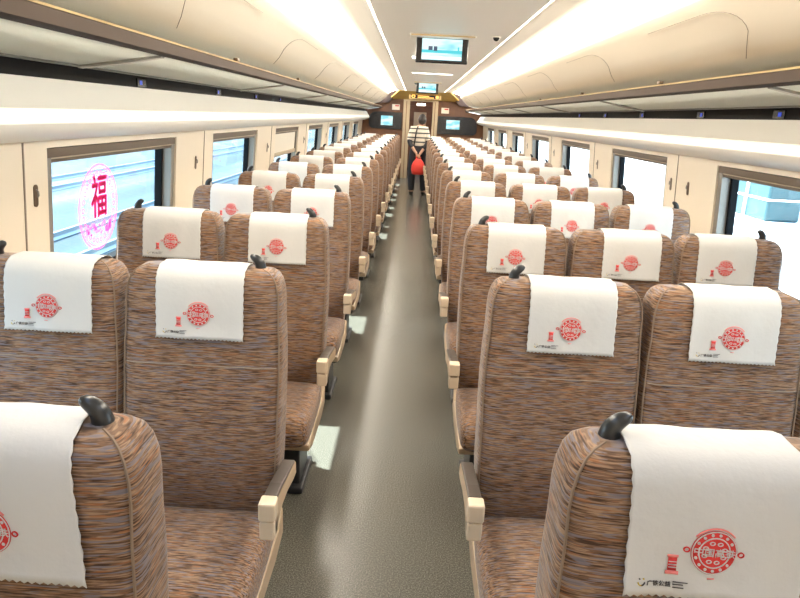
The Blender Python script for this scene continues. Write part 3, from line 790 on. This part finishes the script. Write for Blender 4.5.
for j in range(40):           # clouds and buildings at the foot
    cy = rnd.uniform(-.62, .62)*A; cz = rnd.uniform(-.62, -.38)*B; q = rnd.uniform(.006, .013)
    m.add([(.0014, cy-q, cz-q*.7), (.0014, cy+q, cz-q*.5), (.0014, cy+q*.8, cz+q), (.0014, cy-q*.7, cz+q*.8)], [(0, 1, 2, 3)], 'decal_red' if j % 2 else 'decal_pink')
m.build('sticker_ornament', t, smooth=False)
m = MB(); V, Fs = text2d('福'); sz = .20
xs = [v[0] for v in V]; zs = [v[1] for v in V]; cx_, cz_ = (min(xs)+max(xs))/2, (min(zs)+max(zs))/2
for du, dv in ((0, 0), (.006, 0), (-.006, 0), (0, .005), (0, -.005), (.004, .004), (-.004, -.004)):
    m.add([(.0018+abs(du)*.02+dv*.01, (v[0]-cx_)*sz*.82+du, (v[1]-cz_)*sz*1.12+dv+.055) for v in V], Fs, 'decal_red')
m.build('character', t, smooth=False)

# ------------------------------------------------------------------ the person in the aisle
def skin_body(name, pts, edges, rad, material, parent=None, sub=2):
    pts = [tuple(p) for p in pts]
    me = bpy.data.meshes.new(name); me.from_pydata(pts, edges, []); me.materials.append(M[material])
    o = bpy.data.objects.new(name, me); COL.objects.link(o)
    if parent: o.parent = parent
    md = o.modifiers.new('skin', 'SKIN'); md.use_smooth_shade = True
    for i, r in enumerate(rad):
        r = r if isinstance(r, tuple) else (r, r)
        me.skin_vertices[0].data[i].radius = r
    me.skin_vertices[0].data[0].use_root = True
    if sub: s = o.modifiers.new('sub', 'SUBSURF'); s.levels = sub; s.render_levels = sub
    for p in me.polygons: p.use_smooth = True
    return o
PX, PY = .13, 13.92
# seen from behind, facing +y; weight on the left leg, hands joined behind the back
J = [(0, 0, .93), (0, -.01, 1.05), (0, -.01, 1.20), (0, -.02, 1.34), (0, -.01, 1.40), (.01, .005, 1.45),      # 0 pelvis .. 5 neck
     (-.10, 0, .88), (-.115, .01, .50), (-.11, -.03, .09), (-.12, .08, .03),                                   # left leg 6-9
     (.10, 0, .88), (.13, .02, .50), (.15, -.01, .09), (.17, .10, .03),                                      # right leg 10-13
     (-.145, -.01, 1.37), (-.205, -.06, 1.11), (-.08, -.16, .93),                                               # left arm 14-16
     (.145, -.01, 1.37), (.205, -.05, 1.11), (.06, -.15, .90),                                                # right arm 17-19
     (-.02, -.175, .86), (.02, -.18, .84)]                                                                     # hands 20,21
E_ = [(0, 1), (1, 2), (2, 3), (3, 4), (4, 5), (0, 6), (6, 7), (7, 8), (8, 9), (0, 10), (10, 11), (11, 12), (12, 13), (3, 14), (14, 15), (15, 16), (3, 17), (17, 18), (18, 19), (16, 20), (19, 21)]
Rr = [(.15, .11), (.135, .10), (.14, .105), (.145, .10), (.08, .07), .05, .098, .075, .055, .04, .098, .075, .055, .04, .058, .042, .030, .058, .042, .030, .024, .024]
body = skin_body('person', J, E_, Rr, 'skin'); body.location = (PX, PY, 0)
tag(body, 'person in striped top and black trousers standing in the aisle, back turned', 'person')
def clothes(name, idx, edges, extra, k, grow, pts=None):
    P_ = [J[i] for i in idx]; remap = {i: n for n, i in enumerate(idx)}
    Ee = [(remap[a], remap[b]) for a, b in edges]; R_ = []
    for i in idx:
        r = Rr[i] if isinstance(Rr[i], tuple) else (Rr[i], Rr[i]); R_.append((r[0]+grow, r[1]+grow))
    P_ = [extra.get(i, p) for i, p in zip(idx, P_)]
    return skin_body(name, P_, Ee, R_, k, body)
clothes('shirt', [2, 1, 3, 4, 14, 15, 17, 18], [(2, 1), (2, 3), (3, 4), (3, 14), (14, 15), (3, 17), (17, 18)], {4: (0, -.01, 1.385), 1: (0, -.01, .99)}, 'shirt', .014)
clothes('trousers', [0, 1, 6, 7, 8, 10, 11, 12], [(0, 1), (0, 6), (6, 7), (7, 8), (0, 10), (10, 11), (11, 12)], {1: (0, -.01, 1.12), 8: (-.11, -.02, .055), 12: (.15, .0, .055)}, 'trouser', .014)
for i, s in ((8, -1), (12, 1)):
    a = J[i]; b = J[i+1]
    skin_body('shoe', [(a[0], a[1]-.03, .045), (a[0], a[1]+.06, .042), (b[0], b[1]+.06, .035)], [(0, 1), (1, 2)], [(.05, .045), (.052, .045), (.045, .032)], 'shoe', body)
# head
def ball(cx, cy, cz, rx, ry, rz, k, n=16, keep=None):
    m = MB(); rings = []
    for j in range(n//2+1):
        b = -PI/2+PI*j/(n//2); c = max(.02, math.cos(b))
        rings.append([(cx+rx*c*math.cos(a), cy+ry*c*math.sin(a), cz+rz*math.sin(b)) for a in [2*PI*i/n for i in range(n)]])
    m.loft(rings, k); return m
hx, hy, hz_ = .05, .01, 1.545
m = ball(hx, hy, hz_, .075, .092, .115, 'skin'); m.v = m.v
hd = m.build('head', body, ang=3)
ball(hx, hy+.092, hz_-.01, .012, .02, .018, 'skin', 8).build('nose', hd, ang=3)
for s in (-1, 1):
    ball(hx+s*.077, hy-.0, hz_-.01, .012, .02, .030, 'skin', 8).build('ear', hd, ang=3)
    ball(hx+s*.028, hy+.083, hz_+.01, .012, .010, .008, 'hair', 8).build('eye', hd, ang=3)
ball(hx, hy+.082, hz_-.05, .024, .010, .006, 'red', 8).build('mouth', hd, ang=3)
m = ball(hx, hy-.022, hz_+.018, .088, .092, .115, 'hair'); m.build('hair', body, ang=3)
for sg, a, b_, c_ in ((-1, 14, 15, 16), (1, 17, 18, 19)):
    mid = tuple(J[b_][i]*.25+J[c_][i]*.75 for i in range(3)); up_ = tuple(J[a][i]*.35+J[b_][i]*.65 for i in range(3))
    skin_body('sleeve', [up_, J[b_], mid], [(0, 1), (1, 2)], [.055, .052, .042], 'trouser', body)
m = MB(); m.tube([(-.03, -.10, 1.42), (-.05, -.135, 1.36), (-.07, -.14, 1.24), (-.085, -.13, 1.10), (-.10, -.10, 1.0)], .016, 'hair', 6); m.build('shoulder_strap', body)
# fingers of each hand, curled round the bag's handle
for s, (bx_, by_, bz_) in ((-1, J[20]), (1, J[21])):
    for q in range(4):
        x = bx_+s*(-.018+.012*q)
        skin_body('finger', [(x, by_, bz_), (x, by_-.022, bz_-.020), (x, by_-.018, bz_-.048+.003*abs(q-1)), (x, by_-.002, bz_-.060)], [(0, 1), (1, 2), (2, 3)], [.009, .0085, .008, .007], 'skin', body, 1)
    skin_body('thumb', [(bx_-s*.02, by_, bz_), (bx_-s*.032, by_-.012, bz_-.022), (bx_-s*.024, by_-.014, bz_-.042)], [(0, 1), (1, 2)], [.010, .009, .008], 'skin', body, 1)
# red bag hanging from the hands
t = empty('red_bag', (PX, PY-.19, .46)); tag(t, 'bright red bag held behind the back of the person in the aisle', 'bag')
m = MB(); rings = []
for z, hw, hd_ in ((-.015, .09, .04), (.0, .125, .06), (.08, .145, .075), (.17, .14, .07), (.24, .11, .055), (.285, .075, .035), (.31, .05, .022)):
    rings.append([(.015+q[0], q[1]-.03, z) for q in sring(hw, -hd_, hd_, 0, 24, 2.6)])
m.loft(rings, 'bag'); m.build('bag_body', t, ang=2)
m = MB(); m.tube([(-.03, -.03, .30), (-.035, -.02, .34), (-.015, .0, .355), (.02, 0, .355), (.06, -.02, .34), (.055, -.03, .30)], .008, 'bag', 8); m.build('bag_handle', t)

# ------------------------------------------------------------------ outside
GZ = -1.25
MB().box(-120, 120, -60, 160, GZ-.1, GZ, 'ground').build('ground', smooth=False)['kind'] = 'structure'
for i, xx in enumerate((-6.0, -7.44, -11.5, -12.94, -17.0, -18.44)):
    m = MB(); m.prism([(xx-.07, GZ), (xx+.07, GZ), (xx+.02, GZ+.05), (xx+.035, GZ+.15), (xx-.035, GZ+.15), (xx-.02, GZ+.05)], -5, 60, 'y', 'steel')
    o = m.build('railway_rail', smooth=False)
    tag(o, '%s steel rail counted outward, on the track bed outside the left windows' % ords[i], 'rail', 'rails outside the left windows')
MB().box(-60, -24, -20, 90, GZ, GZ+1.0, 'concrete').build('platform', smooth=False)['kind'] = 'structure'
MB().box(3.2, 60, -20, 90, GZ, GZ+1.15, 'concrete').build('platform', smooth=False)['kind'] = 'structure'
t = empty('platform_kiosk', (8.3, 14.0, GZ+1.15)); tag(t, 'pale teal boxy kiosk with white bands seen through the nearest right window', 'kiosk')
m = MB(); m.box(-1.0, -.3, -.75, .9, 0, 2.0, 'teal'); m.build('kiosk_body', t, smooth=False, bevel=.05)
m = MB(); m.box(-1.03, -.27, -.78, .93, .42, .46, 'whitepaint'); m.build('white_band', t, smooth=False)
m = MB(); m.box(-1.1, -.2, -.85, 1.0, 2.0, 2.1, 'whitepaint'); m.build('roof', t, smooth=False)
m = MB(); m.box(-1.04, -.99, .1, .16, 0, 2.0, 'whitepaint'); m.build('corner_post', t, smooth=False)
